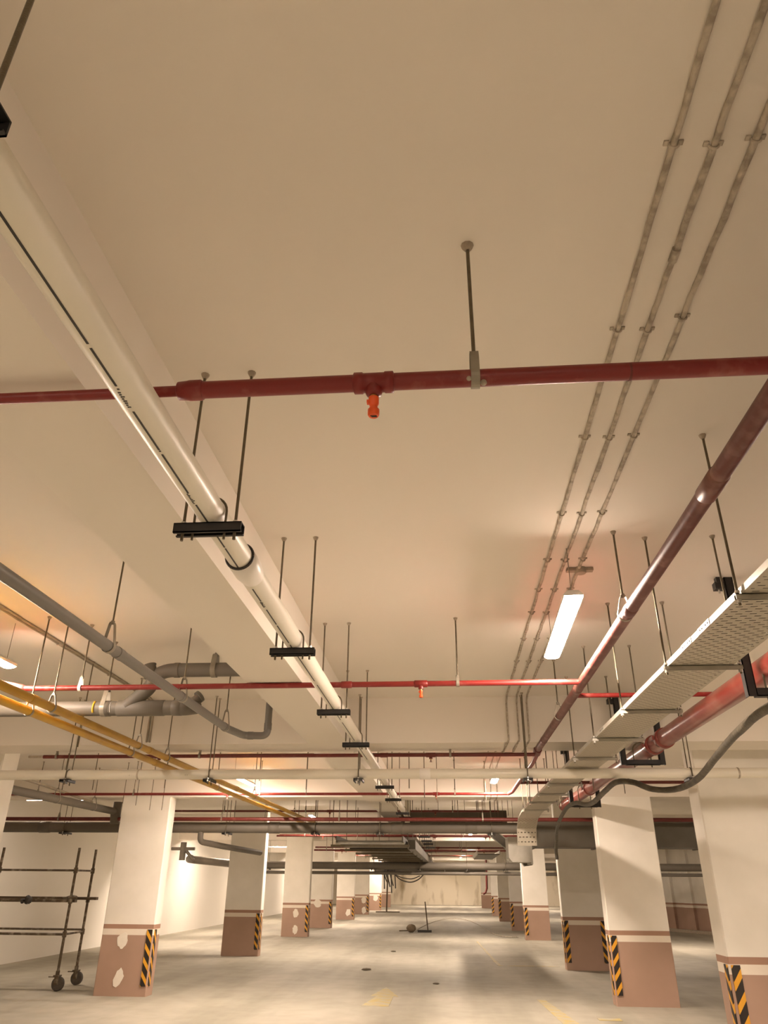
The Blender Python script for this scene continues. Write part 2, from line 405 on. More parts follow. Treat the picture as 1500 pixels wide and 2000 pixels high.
# ------------------------------------------------------------------ white plastic pipe with black print
PX,PZ,PR=-.785,2.738,.049
BELL=2.60
t=thing('drain_pipe',(PX,0,PZ),'long white plastic pipe with black print line, on black rails, left of centre','pipe')
b=MB(); b.cyl((PX,-1.5,PZ),(PX,15.2,PZ),PR,32); b.build('pipe_run',M['pvc'],t)
b=MB(); b.tube([(PX,15.1,PZ),(PX,15.3,PZ),(PX,15.38,PZ-.02),(PX,15.42,PZ-.09),(PX,15.42,PZ+.3)],[PR,PR,PR,PR,PR],20); b.build('elbow',M['pvc'],t)
b=MB(); b.tube([(PX,BELL,PZ),(PX,BELL+.002,PZ),(PX,BELL+.13,PZ),(PX,BELL+.17,PZ),(PX,BELL+.2,PZ)],[PR+.001,PR+.0095,PR+.0095,PR+.004,PR+.001],32)
b.build('bell_socket',M['pvcs'],t)
b=MB(); b.tube(ring_path((PX,BELL-.002,PZ),(0,1,0),PR+.0045,32),.0055,8,caps=False); b.build('rubber_seal',M['ink'],t)
b=MB(); y=-1.4
for y0,y1 in ((-1.4,1.26),(1.275,1.42),(1.43,1.435),(1.53,1.72),(1.725,1.73),(1.745,1.98),(2.06,2.40),(2.41,2.59),(2.83,2.98),(3.09,3.30),(3.32,3.60),(3.64,4.4),(4.5,5.6),(5.7,6.5),(6.6,7.6),(8.3,9.7),(9.8,11.2),(11.3,12.6)):
    b.box((PX-.0028,y0,PZ-PR-.0012),(PX+.0028,y1,PZ-PR+.001))
for y0 in (1.445,1.985,2.99):       # illegible small print between the dashes
    for k in range(8):
        yy=y0+k*.009; b.box((PX-.007,yy,PZ-PR-.001),(PX-.002+random.random()*.008,yy+.004,PZ-PR+.0015))
b.build('print_line',M['ink'],t)

ZB=PZ-PR-.036
ords=['at the upper left photo edge','the largest in view','just before the second red crosspipe','just behind the second red crosspipe','last before the first cross beam','just beyond the first cross beam','second beyond the first cross beam','in front of the second cross beam','last at the pipe end elbow']
for y,od in zip((.70,2.21,3.71,5.24,6.62,9.83,11.41,13.8,14.75),ords):
    trapeze(PX-.0,y,ZB,'black rail hanger of the white printed pipe, '+od,group='black rail hangers of the white pipe')

# ------------------------------------------------------------------ red cross pipe 1
def red_pipe(name,segs,label,m,cat='pipe',loc=None):
    t=thing(name,loc or segs[0][0][0],label,cat)
    return t
t=thing('sprinkler_pipe',(-3,1.642,2.83),'nearest dark red pipe crossing the whole photo with an orange capped sprinkler','pipe')
Y1,Z1=1.642,2.832
b=MB(); b.cyl((-3.4,Y1,Z1),(-.66,Y1,Z1),.0155,20); b.build('thin_run',M['red'],t)
b=MB(); b.cyl((-.69,Y1,Z1),(3.2,Y1,Z1+.004),.0245,24); b.build('pipe_run',M['red'],t)
b=MB(); b.tube([(-.725,Y1,Z1),(-.720,Y1,Z1),(-.695,Y1,Z1),(-.688,Y1,Z1),(-.655,Y1,Z1),(-.65,Y1,Z1)],[.017,.026,.028,.0295,.0295,.026],20); b.build('reducer_coupling',M['red'],t)
b=MB()
b.tube([(-.225,Y1,Z1),(-.222,Y1,Z1),(-.200,Y1,Z1),(-.197,Y1,Z1),(-.140,Y1,Z1),(-.137,Y1,Z1),(-.115,Y1,Z1),(-.112,Y1,Z1)],[.025,.0305,.0305,.028,.028,.0305,.0305,.025],24)
b.tube([(-.168,Y1,Z1-.01),(-.168,Y1,Z1-.030),(-.168,Y1,Z1-.040),(-.168,Y1,Z1-.044)],[.024,.024,.021,.012],20)
b.build('tee_fitting',M['red'],t)
def sprinkler(par,x,y,z,s=1.0,full=True):
    h=MB(); h.cyl((x,y,z),(x,y,z-.012*s),.0085*s,12); hd=h.build('sprinkler_head',M['brass'],par)
    if full:
        c=MB(); c.tube([(x,y,z-.010*s),(x,y,z-.028*s),(x,y,z-.034*s),(x,y,z-.042*s),(x,y,z-.046*s),(x,y,z-.060*s),(x,y,z-.064*s)],[.013*s,.013*s,.010*s,.010*s,.0145*s,.0145*s,.012*s],14)
        c.box((x-.017*s,y-.006*s,z-.026*s),(x-.009*s,y+.006*s,z-.018*s)); c.build('plastic_cap',M['orange'],hd)
        d=MB(); d.box((x-.008*s,y-.0035*s,z-.0655*s),(x+.008*s,y-.0008*s,z-.0635*s)); d.box((x-.005*s,y+.001*s,z-.0655*s),(x+.009*s,y+.003*s,z-.0635*s)); d.build('cap_slot',M['ink'],hd)
    else:
        c=MB(); c.tube([(x,y,z-.010*s),(x,y,z-.03*s),(x,y,z-.032*s),(x,y,z-.036*s)],[.006*s,.005*s,.014*s,.014*s],10); c.build('deflector',M['redd'],hd)
    return hd
sprinkler(t,-.168,Y1,Z1-.040,1.1)
# white overspray ring where the joint is
for xx in (.52,):
    b=MB(); b.tube([(xx,Y1,Z1),(xx+.006,Y1,Z1)],.0252,24); b.build('pipe_joint',M['redd'],t)
# its strap hanger
h=thing('strap_hanger',(.11,Y1,H),'grey strap hanger on a single rod holding the nearest red crosspipe','hanger')
add_anchor(h,.11,Y1,H,.016); add_rod(h,.11,Y1,H,Z1+.085,.0055)
P=[]; cx=.11
pts=[(cx,Y1-.003,Z1+.09),(cx,Y1-.018,Z1+.078),(cx,Y1-.028,Z1+.05),(cx,Y1-.028,Z1)]+[tuple(V((cx,Y1,Z1))+V((0,-math.cos(a),-math.sin(a)))*.0275) for a in [PI*i/10 for i in range(1,10)]]+[(cx,Y1+.028,Z1),(cx,Y1+.028,Z1+.05),(cx,Y1+.018,Z1+.078),(cx,Y1+.003,Z1+.09)]
strip(pts,(1,0,0),.024,.003).build('strap',M['clamp'],h)
b=MB(); b.ball((cx+.021,Y1-.012,Z1-.024),.009); b.ball((cx-.018,Y1-.02,Z1-.014),.007); b.build('filler_blob',M['anch'],h)

# ------------------------------------------------------------------ red cross pipe 2
Y2,Z2=5.17,2.85
t=thing('sprinkler_pipe',(-3,Y2,Z2),'second red crosspipe joining the sloping red main, glowing near the lamp','pipe')
b=MB(); b.cyl((-3.07,Y2,Z2),(.93,Y2,Z2),.0195,20); b.build('pipe_run',M['red'],t)
b=MB(); b.tube([(-.73,Y2,Z2),(-.725,Y2,Z2),(-.655,Y2,Z2),(-.65,Y2,Z2)],[.02,.0245,.0245,.02],18); b.build('coupling',M['red'],t)
b=MB(); b.tube([(-.21,Y2,Z2),(-.205,Y2,Z2),(-.12,Y2,Z2),(-.115,Y2,Z2)],[.02,.025,.025,.02],18); b.cyl((-.162,Y2,Z2),(-.162,Y2,Z2-.038),.018,16); b.build('tee_fitting',M['red'],t)
sprinkler(t,-.162,Y2,Z2-.036,.95)
b=MB(); b.tube([(-3.07,Y2,Z2),(-3.1,Y2,Z2),(-3.24,Y2-.02,Z2+.02),(-3.33,Y2-.05,Z2+.02),(-3.6,Y2-.05,Z2+.02)],[.021,.032,.034,.03,.02],16); b.build('elbow',M['red'],t)
clevis(.098,Y2,Z2,.0195,(1,0,0),'rod and clamp on the second red crosspipe right of its sprinkler',gap=.03)
clevis(-2.65,Y2,Z2,.0195,(1,0,0),'rod with pale painted clamp at the left end of the second red crosspipe',gap=.06,mt=M['pvcs'])

# red cross pipe 3 under first beam
Y3,Z3=8.16,2.812
t=thing('sprinkler_pipe',(-4.4,Y3,Z3),'third red crosspipe tight under the first concrete cross beam','pipe')
b=MB(); b.cyl((-4.45,Y3,Z3),(.93,Y3,Z3),.019,18); b.build('pipe_run',M['redd'],t)
b=MB(); b.cyl((-4.62,Y3,Z3),(-4.44,Y3,Z3),.012,14); b.build('pipe_stub',M['anch'],t)
for x in (-.162,-3.13):
    b=MB(); b.cyl((x-.05,Y3,Z3),(x+.05,Y3,Z3),.0245,16); b.cyl((x,Y3,Z3),(x,Y3,Z3-.04),.018,14); b.build('tee_fitting',M['redd'],t)
    sprinkler(t,x,Y3,Z3-.036,1.0,False)
b=MB(); b.cyl((-.7,Y3,Z3),(-.62,Y3,Z3),.024,16); b.build('coupling',M['redd'],t)
for x,d in ((.045,'right of centre'),(-2.68,'at its middle left'),(-4.3,'near its left end')):
    clevis(x,Y3,Z3,.019,(1,0,0),'short clamp fixing the third red crosspipe to the beam, '+d,top=HB,gap=.022,mt=M['clamp'])

# red cross pipe 4
Y4,Z4=12.15,2.826
t=thing('sprinkler_pipe',(-5,Y4,Z4),'fourth red crosspipe in front of the second cross beam','pipe')
b=MB(); b.cyl((-7.2,Y4,Z4),(.95,Y4,Z4),.0205,16); b.build('pipe_run',M['red'],t)
for x in (-.17,-3.47):
    b=MB(); b.cyl((x-.05,Y4,Z4),(x+.05,Y4,Z4),.026,14); b.cyl((x,Y4,Z4),(x,Y4,Z4-.045),.018,12); b.build('tee_fitting',M['red'],t); sprinkler(t,x,Y4,Z4-.04,1.0,False)
for x,d in ((.12,'right of centre'),(-2.95,'beside the yellow pipes'),(-5.0,'above the scaffold side column'),(-6.6,'at the left')):
    clevis(x,Y4,Z4,.0205,(1,0,0),'rod and clamp on the fourth red crosspipe, '+d,gap=.05)

# farther transverse reds
def xpipe(name,x0,x1,y,z,r,m,label,n=14,cat='pipe',heads=(),hang=(),hl=''):
    t=thing(name,(x0,y,z),label,cat); b=MB(); b.cyl((x0,y,z),(x1,y,z),r,n); b.build('pipe_run',m,t)
    for x in heads:
        b=MB(); b.cyl((x-.06,y,z),(x+.06,y,z),r*1.3,12); b.cyl((x,y,z),(x,y,z-.06),.02,10); b.build('tee_fitting',m,t); sprinkler(t,x,y,z-.05,1.3,False)
    for k,x in enumerate(hang): clevis(x,y,z,r,(1,0,0),hl,group=hl,gap=.07)
    return t
xpipe('sprinkler_pipe',-5.65,1.03,16.0,2.885,.02,M['redd'],'thin dark red crosspipe behind the second cross beam',heads=(-.25,-2.4),hang=(.1,-2.9,-4.6),hl='small rods holding the thin dark red pipe behind the second beam')
xpipe('fire_main_pipe',-9.3,11.3,13.8,2.575,.032,M['redd'],'red pipe lying along the top of the large grey crosspipe',hang=(-7.0,-4.0,-1.9,.6),hl='rods reaching the red pipe above the large grey crosspipe')
for y,z,x0,x1,d in ((21.6,2.72,-4.6,2.1,'under the third bay, nearest of the distant ones'),(24.0,2.83,-5.2,2.1,'in the distant bays, behind the nearest distant one'),(25.6,2.50,-4.3,2.1,'low in the distant bays left of the cable ladder'),(30.0,2.75,-5,2.1,'in the distance above the pair of grey pipes'),(35,2.8,-5,2.1,'in the distance near the second far lamp'),(41,2.8,-5,2.1,'faint and far, before the stained wall')):
    xpipe('sprinkler_pipe',x0,x1,y,z,.026,M['redd'],'dark red crosspipe '+d,10,heads=(-.4,-3.4,1.1) if y<31 else (),hang=(-3.9,-1.9,.4) if y<31 else (),hl='small rods of the distant red crosspipes')
xpipe('sprinkler_pipe',.96,5.2,5.60,2.852,.017,M['red'],'short red branch going right behind the perforated tray',hang=(2.6,),hl='rod on the short red branch right of the tray')
xpipe('sprinkler_pipe',.95,5.2,10.5,2.80,.02,M['redd'],'thin red branch going right below the white crosspipe',hang=(2.4,),hl='rod on the red branch below the white crosspipe')

# ------------------------------------------------------------------ red main (lengthwise)
MX,MZ,MR=.962,2.855,.0335
t=thing('sprinkler_main_pipe',(MX,3,MZ),'red main pipe running lengthwise above the lamp and joined by the crosspipes','pipe')
b=MB(); b.cyl((MX,-1.5,MZ),(MX,8.1,MZ),MR,28); b.build('pipe_run',M['redm'],t)
for y0,y1 in ((2.27,2.42),(3.62,3.70),(5.36,5.44),(7.5,7.56)):
    b=MB(); b.tube([(MX,y0-.004,MZ),(MX,y0,MZ),(MX,y1,MZ),(MX,y1+.004,MZ)],[MR,MR*(1.12 if y0<3 else 1.05),MR*(1.12 if y0<3 else 1.05),MR],28); b.build('coupling',M['redm'],t)
b=MB(); b.tube([(MX,8.06,MZ),(MX,8.10,MZ),(MX,8.22,MZ-.02),(MX,8.28,MZ-.03)],[MR*1.2,MR*1.3,MR*1.2,.02],20); b.build('tee_fitting',M['redd'],t)
b=MB(); b.tube(bent([(MX,8.2,MZ-.03),(MX,8.6,2.80),(MX,11.6,2.80),(MX-.02,12.15,Z4)],.1),.024,16); b.build('reduced_run',M['red'],t)
for y,d in ((3.74,'beside the glowing lamp'),(6.35,'behind the second red crosspipe'),(9.4,'past the first cross beam')):
    clevis(MX-.01,y,MZ if y<8 else 2.80,MR if y<8 else .024,(0,1,0),'rod and pear clamp on the red main pipe, '+d,gap=.07)
clevis(MX,1.0,MZ,MR,(0,1,0),'rod and pear clamp on the red main pipe, out at the right edge',gap=.07)

# ------------------------------------------------------------------ white cross pipe
YW,ZW,RW=7.64,2.556,.047
t=thing('drain_pipe',(-3,YW,ZW),'cream white plastic pipe crossing the photo level under the first beam','pipe')
b=MB(); b.cyl((-9.3,YW,ZW),(11.3,YW,ZW),RW,28); b.build('pipe_run',M['pvc'],t)
for x,w,k in ((-.212,.10,1.12),(-3.12,.012,1.08),(2.78,.012,1.08)):
    b=MB(); b.tube([(x-w/2-.003,YW,ZW),(x-w/2,YW,ZW),(x+w/2,YW,ZW),(x+w/2+.003,YW,ZW)],[RW,RW*k,RW*k,RW],28); b.build('sleeve_coupling' if w>.05 else 'joint_ring',M['pvcs'] if w>.05 else M['cond'],t)
b=MB()
for x in (-3.2,-2.62,-2.60): b.ball((x,YW-RW,ZW-.01),.004)
b.build('paint_specks',M['cond'],t)
for x,d in ((-3.86,'leftmost, above the scaffold side'),(-2.377,'beside the yellow pipes'),(-.868,'at the crossing with the printed pipe'),(.784,'below the red main'),(2.336,'rightmost, at the right column')):
    trapeze(x,YW,ZW-RW-.03,'short black clamp under the level white crosspipe, '+d,w=.17,h=.028,d=.09,pr=RW,axis='x',group='black clamps of the white crosspipe')

# ------------------------------------------------------------------ yellow pipes
for px,pz,nm,ends in ((-2.885,2.644,'lower',16.6),(-2.80,2.697,'upper',17.4)):
    t=thing('gas_pipe',(px,3,pz),'%s yellow pipe of the pair at left, slanting to the far bays'%('front, left-hand' if nm=='lower' else 'rear, right-hand'),'pipe')
    b=MB(); b.cyl((px,-1.5,pz),(px,ends,pz),.0295,24); b.build('pipe_run',M['yel'],t)
    for y in ((3.9,7.4,10.9) if nm=='lower' else (4.8,7.0,10.2)):
        b=MB(); b.cyl((px,y,pz),(px,y+.09,pz),.0325,20); b.build('weld_collar',M['yel'],t)
for x,y,z,d in ((-2.885,4.97,2.644,'on the front yellow pipe before the grey crosspipe'),(-2.80,5.10,2.697,'on the rear yellow pipe before the grey crosspipe'),(-2.885,6.80,2.644,'on the front yellow pipe behind the grey crosspipe'),(-2.80,6.75,2.697,'on the rear yellow pipe behind the grey crosspipe'),(-2.80,7.5,2.697,'on the rear yellow pipe right before the white crosspipe'),(-2.885,9.6,2.644,'on the front yellow pipe past the first beam'),(-2.80,11.2,2.697,'on the rear yellow pipe past the first beam'),(-2.80,14.3,2.697,'on the rear yellow pipe past the second beam')):
    clevis(x,y,z,.0295,(0,1,0),'rod and open loop clamp '+d,gap=.065)
t=None

# ------------------------------------------------------------------ small grey pipe (lengthwise, turns up)
GX,GZ,GR=-1.875,2.772,.0315
t=thing('drain_pipe',(GX,3,GZ),'slim grey pipe at left that runs lengthwise, then turns right and up','pipe')
path=bent([(GX,-1.5,GZ),(GX,6.15,GZ),(GX+.02,6.45,GZ),(GX+.02,6.6,GZ)],.05,3)
path=bent([(GX,-1.5,GZ),(GX,6.35,GZ),(GX+.06,6.70,GZ),(-1.605,6.72,GZ),(-1.605,6.72,H)],.055,6)
b=MB(); b.tube(path,GR,22); b.build('pipe_run',M['greyb'],t)
for y in (4.05,5.17,6.3): 
    b=MB(); b.cyl((GX,y-.05,GZ),(GX,y+.02,GZ),GR*1.09,22); b.build('coupling',M['greyb'],t)
b=MB(); b.cyl((-1.78,6.705,GZ),(-1.73,6.71,GZ),GR*1.1,22); b.build('elbow_socket',M['greyb'],t)
b=MB(); b.cyl((-1.605,6.72,GZ+.05),(-1.605,6.72,GZ+.11),GR*1.1,22); b.build('elbow_socket',M['greyb'],t)
for y,d in ((3.89,'the nearest'),(5.17,'at the second red crosspipe'),(6.3,'close to its bend')):
    clevis(GX,y,GZ,GR,(0,1,0),'long rod and loop clamp on the slim grey pipe, '+d,gap=.11,flat=.03)

# ------------------------------------------------------------------ big grey cross pipe with branch
BY,BZ,BR=5.62,2.795,.056
t=thing('drain_pipe',(-3,BY,BZ),'thick grey pipe at left with tee branch rising into the beam side','pipe')
b=MB(); b.cyl((-9.3,BY,BZ),(-2.06,BY,BZ),BR,28); b.build('pipe_run',M['grey'],t)
for x0,x1 in ((-2.66,-2.60),(-2.54,-2.17),(-2.10,-2.03)):
    b=MB(); b.tube([(x0-.003,BY,BZ),(x0,BY,BZ),(x1,BY,BZ),(x1+.003,BY,BZ)],[BR,BR*1.07,BR*1.07,BR],28); b.build('coupling',M['grey'],t)
ep=bent([(-2.06,BY,BZ),(-2.0,BY,BZ),(-1.955,BY+.10,BZ+.03)],.05,5)
b=MB(); b.tube(ep,[BR*1.05]*len(ep),24); b.build('end_elbow',M['grey'],t)
b=MB(); b.cyl((-1.985,BY+.05,BZ+.04),(-1.93,BY+.09,BZ+.105),BR*.62,20); b.build('stub_outlet',M['grey'],t)
b=MB(); b.cyl((-1.94,BY+.083,BZ+.095),(-1.925,BY+.093,BZ+.112),BR*.85,24); b.build('end_cap',M['grey'],t)
bp=bent([(-2.47,BY-.01,BZ+.01),(-2.30,BY-.02,BZ+.155),(-2.27,BY-.02,BZ+.25),(-2.18,BY-.02,BZ+.29),(-1.30,BY-.02,BZ+.29)],.07,6)
b=MB(); b.tube(bp,BR*.97,24); b.build('branch_pipe',M['grey'],t)
b=MB(); b.tube([(-2.30,BY-.03,BZ+.24),(-2.33,BY-.035,BZ+.31),(-2.335,BY-.035,BZ+.322)],[BR*1.0,BR*1.0,BR*1.14],24); b.build('cleanout_cap',M['grey'],t)
b=MB(); b.cyl((-2.12,BY-.02,BZ+.29),(-2.08,BY-.02,BZ+.29),BR*1.04,24); b.build('branch_collar',M['grey'],t)
for x,c in ((-2.585,M['pvcs']),(-2.60,M['pvcs']),(-2.72,M['yelw'])):
    b=MB(); b.tube(arc((x,BY,BZ),(0,-1,0),(0,0,1),BR+.0015,-.7,.9,10),.0018 if c is not M['yelw'] else .008,6); b.build('paint_mark',c,t)
clevis(-2.62-.03,BY,BZ,BR,(1,0,0),'rod and band clamp on the thick grey crosspipe left of its tee',gap=.09,flat=.035)
clevis(-1.80,BY-.02,BZ+.29,BR,(1,0,0),'band clamp on the short raised grey branch beside the beam',gap=.07,flat=.04)
clevis(-4.4,BY,BZ,BR,(1,0,0),'rod and band clamp on the thick grey crosspipe near the left edge',gap=.09,flat=.035)

# extra rods with nothing on them near the yellow pipes (seen in pairs)
def droprod(x,y,z0,label,group=None,top=H):
    h=thing('threaded_rod',(x,y,top),label,'rod',group); add_anchor(h,x,y,top); add_rod(h,x,y,top,z0); return h
droprod(-3.1,6.2,2.60,'bare rod hanging at the far left beside the corner column')
DR='bare rods hanging free in front of the large left column'
for x,z0 in ((-5.22,2.70),(-5.0,2.67),(-4.76,2.60),(-4.56,2.60)): droprod(x,12.3,z0,'bare threaded rod ending free in front of the large left column',DR)
RG2='thin bare rods of the second bay between first and second cross beams'
R=random.Random(3)
for x,y,z0 in ((-6.9,11.2,2.75),(-6.8,11.2,2.75),(-4.9,9.6,2.62),(-4.5,9.6,2.62),(-3.6,9.7,2.65),(-2.3,9.4,2.70),(-1.75,9.6,2.62),(-2.0,11.0,2.7),(-.45,9.3,2.6),(-.3,10.4,2.6),(-.15,11.7,2.66),(.1,9.9,2.65),(1.5,9.6,2.6),(1.75,9.5,2.6),(2.2,9.9,2.6),(1.6,11.3,2.55),(1.2,11.9,2.6),(.6,12.3,2.75)):
    droprod(x,y,z0,'thin bare rod hanging in the second bay',RG2)
RG3='thin bare rods hanging in the third bay, in shade'
for k in range(26):
    x=R.choice([R.uniform(-4.5,-1.6),R.uniform(-.6,2.0)]); droprod(x,R.uniform(14.6,18.5),R.uniform(2.55,2.8),'thin bare rod hanging in the shaded third bay',RG3)

# ------------------------------------------------------------------ perforated tray
TX0,TX1,TZ=1.155,1.475,2.603
t=thing('cable_tray',((TX0+TX1)/2,3,TZ),'perforated galvanised cable tray on the right with brightly lit left side','cable tray')
cx=(TX0+TX1)/2
bend=[(-1.5,TZ),(2.0,TZ),(5,TZ),(8,TZ+.005),(11.4,TZ),(12.6,2.585),(13.2,2.54),(13.55,2.42),(13.66,2.16)]
bend=[(y,z) for y,z in bend]
def ribbon(mb,x0,x1,prof,t=.002,mi=0):
    vs=[];fs=[]
    for y,z in prof: vs+=[(x0,y,z),(x1,y,z)]
    for i in range(len(prof)-1): fs.append((2*i,2*i+1,2*i+3,2*i+2))
    mb.add(vs,fs,mi)
b=MB(); ribbon(b,TX0+.002,TX1-.002,[(y,z+.026) for y,z in bend[:6]]); b.build('unseen_tray_cover',M['duct'],t)  # unseen cover added above the base so the slots look dark
b=MB(); ribbon(b,TX0,TX1,bend); b.build('tray_base',M['tray'],t,origin=(cx,0,TZ))
for x,nm in ((TX0,'side_rail'),(TX1,'side_rail')):
    b=MB(); pr=bend
    for i in range(len(pr)-1):
        (y0,z0),(y1,z1)=pr[i],pr[i+1]
        d=V((0,y1-y0,z1-z0)).normalized(); n0=V((0,-d.z,d.y))*.028
        if i>=len(pr)-3: n0=V((0,-d.z,d.y))*.028
        s=.0015
        vs=[(x-s,y0,z0),(x+s,y0,z0),(x+s,y1,z1),(x-s,y1,z1)]
        vs2=[(v[0],v[1]+n0.y,v[2]+n0.z) for v in vs]
        b.add(vs+vs2,[(0,3,2,1),(4,5,6,7),(0,1,5,4),(1,2,6,5),(2,3,7,6),(3,0,4,7)])
    ob=b.build(nm,M['galv'],t)
for y in (3.15,3.42,5.6,8.0,10.1):
    b=MB(); b.box((TX0-.004,y,TZ-.001),(TX0-.0015,y+.16,TZ+.029)); j=b.build('splice_plate',M['galv'],t)
    for q in (.02,.05,.10,.13):
        b=MB(); b.cyl((TX0-.0035,y+q,TZ+.014),(TX0-.0065,y+q,TZ+.014),.004,8); b.build('bolt',M['ink'],j)
names=['nearest, at the right photo edge','at the lit corner beside the black post','second in view','third in view','fourth in view','just before the white crosspipe','past the first beam','second past the first beam','third past the first beam','last before the tray drops']
for y,d in zip((1.72,2.775,3.83,4.915,5.95,6.95,8.9,9.95,11.0,12.05),names):
    h=thing('tray_support',(cx,y,H),'cross rail under the perforated tray, '+d,'hanger','cross rails under the perforated tray')
    b=MB(); x0,x1=TX0-.025,TX1+.045
    b.box((x0,y-.011,TZ-.004),(x1,y+.011,TZ-.0015)); b.box((x0,y-.011,TZ-.022),(x1,y-.0085,TZ-.0015)); b.box((x0,y+.0085,TZ-.022),(x1,y+.011,TZ-.0015)); b.build('channel_rail',M['galv'],h)
    for x in (x0+.012,x1-.012):
        add_anchor(h,x,y); add_rod(h,x,y,H,TZ-.045)
        b=MB(); b.cyl((x,y,TZ-.023),(x,y,TZ-.036),.011,6,smooth=False); b.build('nut',M['zinc'],h)
        b=MB(); b.cyl((x,y,TZ+.004),(x,y,TZ+.014),.010,6,smooth=False); b.build('nut',M['zinc'],h)

# ------------------------------------------------------------------ big red pipe on black frames
QX,QZ,QR=1.95,2.765,.076
t=thing('fire_main_pipe',(QX,4,QZ),'thick glossy red pipe in black frames at the right','pipe')
b=MB(); b.cyl((QX,-1.5,QZ),(QX,13.5,QZ),QR,36); b.build('pipe_run',M['redbig'],t)
for y in (4.2,6.95,7.32,10.9,12.3):
    b=MB(); b.tube([(QX,y-.05,QZ),(QX,y-.045,QZ),(QX,y+.045,QZ),(QX,y+.05,QZ)],[QR,QR*1.16,QR*1.16,QR],32)
    for s in (-1,1): b.box((QX+s*QR*1.1-.014,y-.035,QZ-.018),(QX+s*QR*1.1+.03*s,y+.035,QZ+.018))
    b.build('grooved_coupling',M['redbig'],t)
def frame(y,x0,zb,label,top=H,w=.40):
    f=thing('pipe_support_frame',(x0+w/2,y,top),label,'support frame','black U frames of the thick red pipe')
    p=.052; 
    for x in (x0,x0+w-p):
        b=MB(); b.box((x,y-.003,zb),(x+p,y+.003,top)); b.box((x,y-.003,zb),(x+.005,y+.05,top)); b.box((x+p-.005,y-.003,zb),(x+p,y+.05,top)); b.build('post',M['black'],f)
    b=MB(); b.box((x0+p,y-.003,zb),(x0+w-p,y+.05,zb+.006)); b.box((x0+p,y-.003,zb),(x0+w-p,y+.001,zb+.048)); b.build('cross_bar',M['black'],f)
    for x,s in ((x0,-1),(x0+w,1)):
        b=MB(); b.box((x-.06 if s<0 else x,y-.003,top-.075),(x if s<0 else x+.06,y+.05,top-.03) ); b.box((x-.05 if s<0 else x+.02,y-.01,top-.035),(x-.02 if s<0 else x+.05,y+.03,top)); b.build('top_bracket',M['black'],f)
        b=MB(); b.cyl((x+s*.035,y+.02,top),(x+s*.035,y+.02,top-.10),.006,8); b.build('anchor_bolt',M['zinc'],f)
    cc=V((x0+w/2,y+.025,QZ)); R_=QR+.006
    pts=[cc+V((-R_,0,zb-QZ-.02))]+[cc+V((R_*math.cos(a),0,R_*math.sin(a))) for a in [PI-PI*i/14 for i in range(15)]]+[cc+V((R_,0,zb-QZ-.02))]
    b=MB(); b.tube(pts,.006,8); b.build('u_bolt',M['rod'],f)
frame(4.47,1.775,2.585,'black U frame nearest the right edge holding the thick red pipe',w=.40)
frame(7.655-.02,1.70,2.632,'black U frame in front of the first cross beam, at the white crosspipe',top=3.30,w=.42)
frame(11.1,1.70,2.545,'black U frame past the first beam, left of the large right column',w=.42)
b=None

# flexible hose
t=[(2.3,2.2,2.56),(2.05,3.0,2.50),(1.78,4.1,2.47),(1.85,4.9,2.47),(1.96,5.7,2.44),(2.04,6.5,2.37),(2.0,7.0,2.345),(1.86,7.25,2.37),(1.72,7.35,2.44),(1.62,7.6,2.47),(1.58,8.0,2.43),(1.60,8.8,2.40),(1.62,9.4,2.43),(1.62,10.1,2.51),(1.63,10.9,2.53),(1.62,11.6,2.44),(1.66,12.4,2.34),(1.72,13.0,2.22),(1.75,13.4,2.08),(1.76,13.45,1.95)]
def smooth_path(P,n=8):
    P=[V(p) for p in P]; out=[]
    for i in range(len(P)-1):
        p0=P[max(i-1,0)];p1=P[i];p2=P[i+1];p3=P[min(i+2,len(P)-1)]
        for k in range(n):
            s=k/n; out.append(.5*((2*p1)+(p2-p0)*s+(2*p0-5*p1+4*p2-p3)*s*s+(3*p1-p0-3*p2+p3)*s**3))
    out.append(P[-1]); return out
HOSE=[(X_,Y_,Z_) for X_,Y_,Z_ in t]
b=MB(); b.tube(smooth_path(HOSE,7),.026,14,jit=.03); o=b.build('flexible_hose',M['hose'],origin=HOSE[0])
tag(o,'dark flexible hose sagging below the thick red pipe at right','hose')

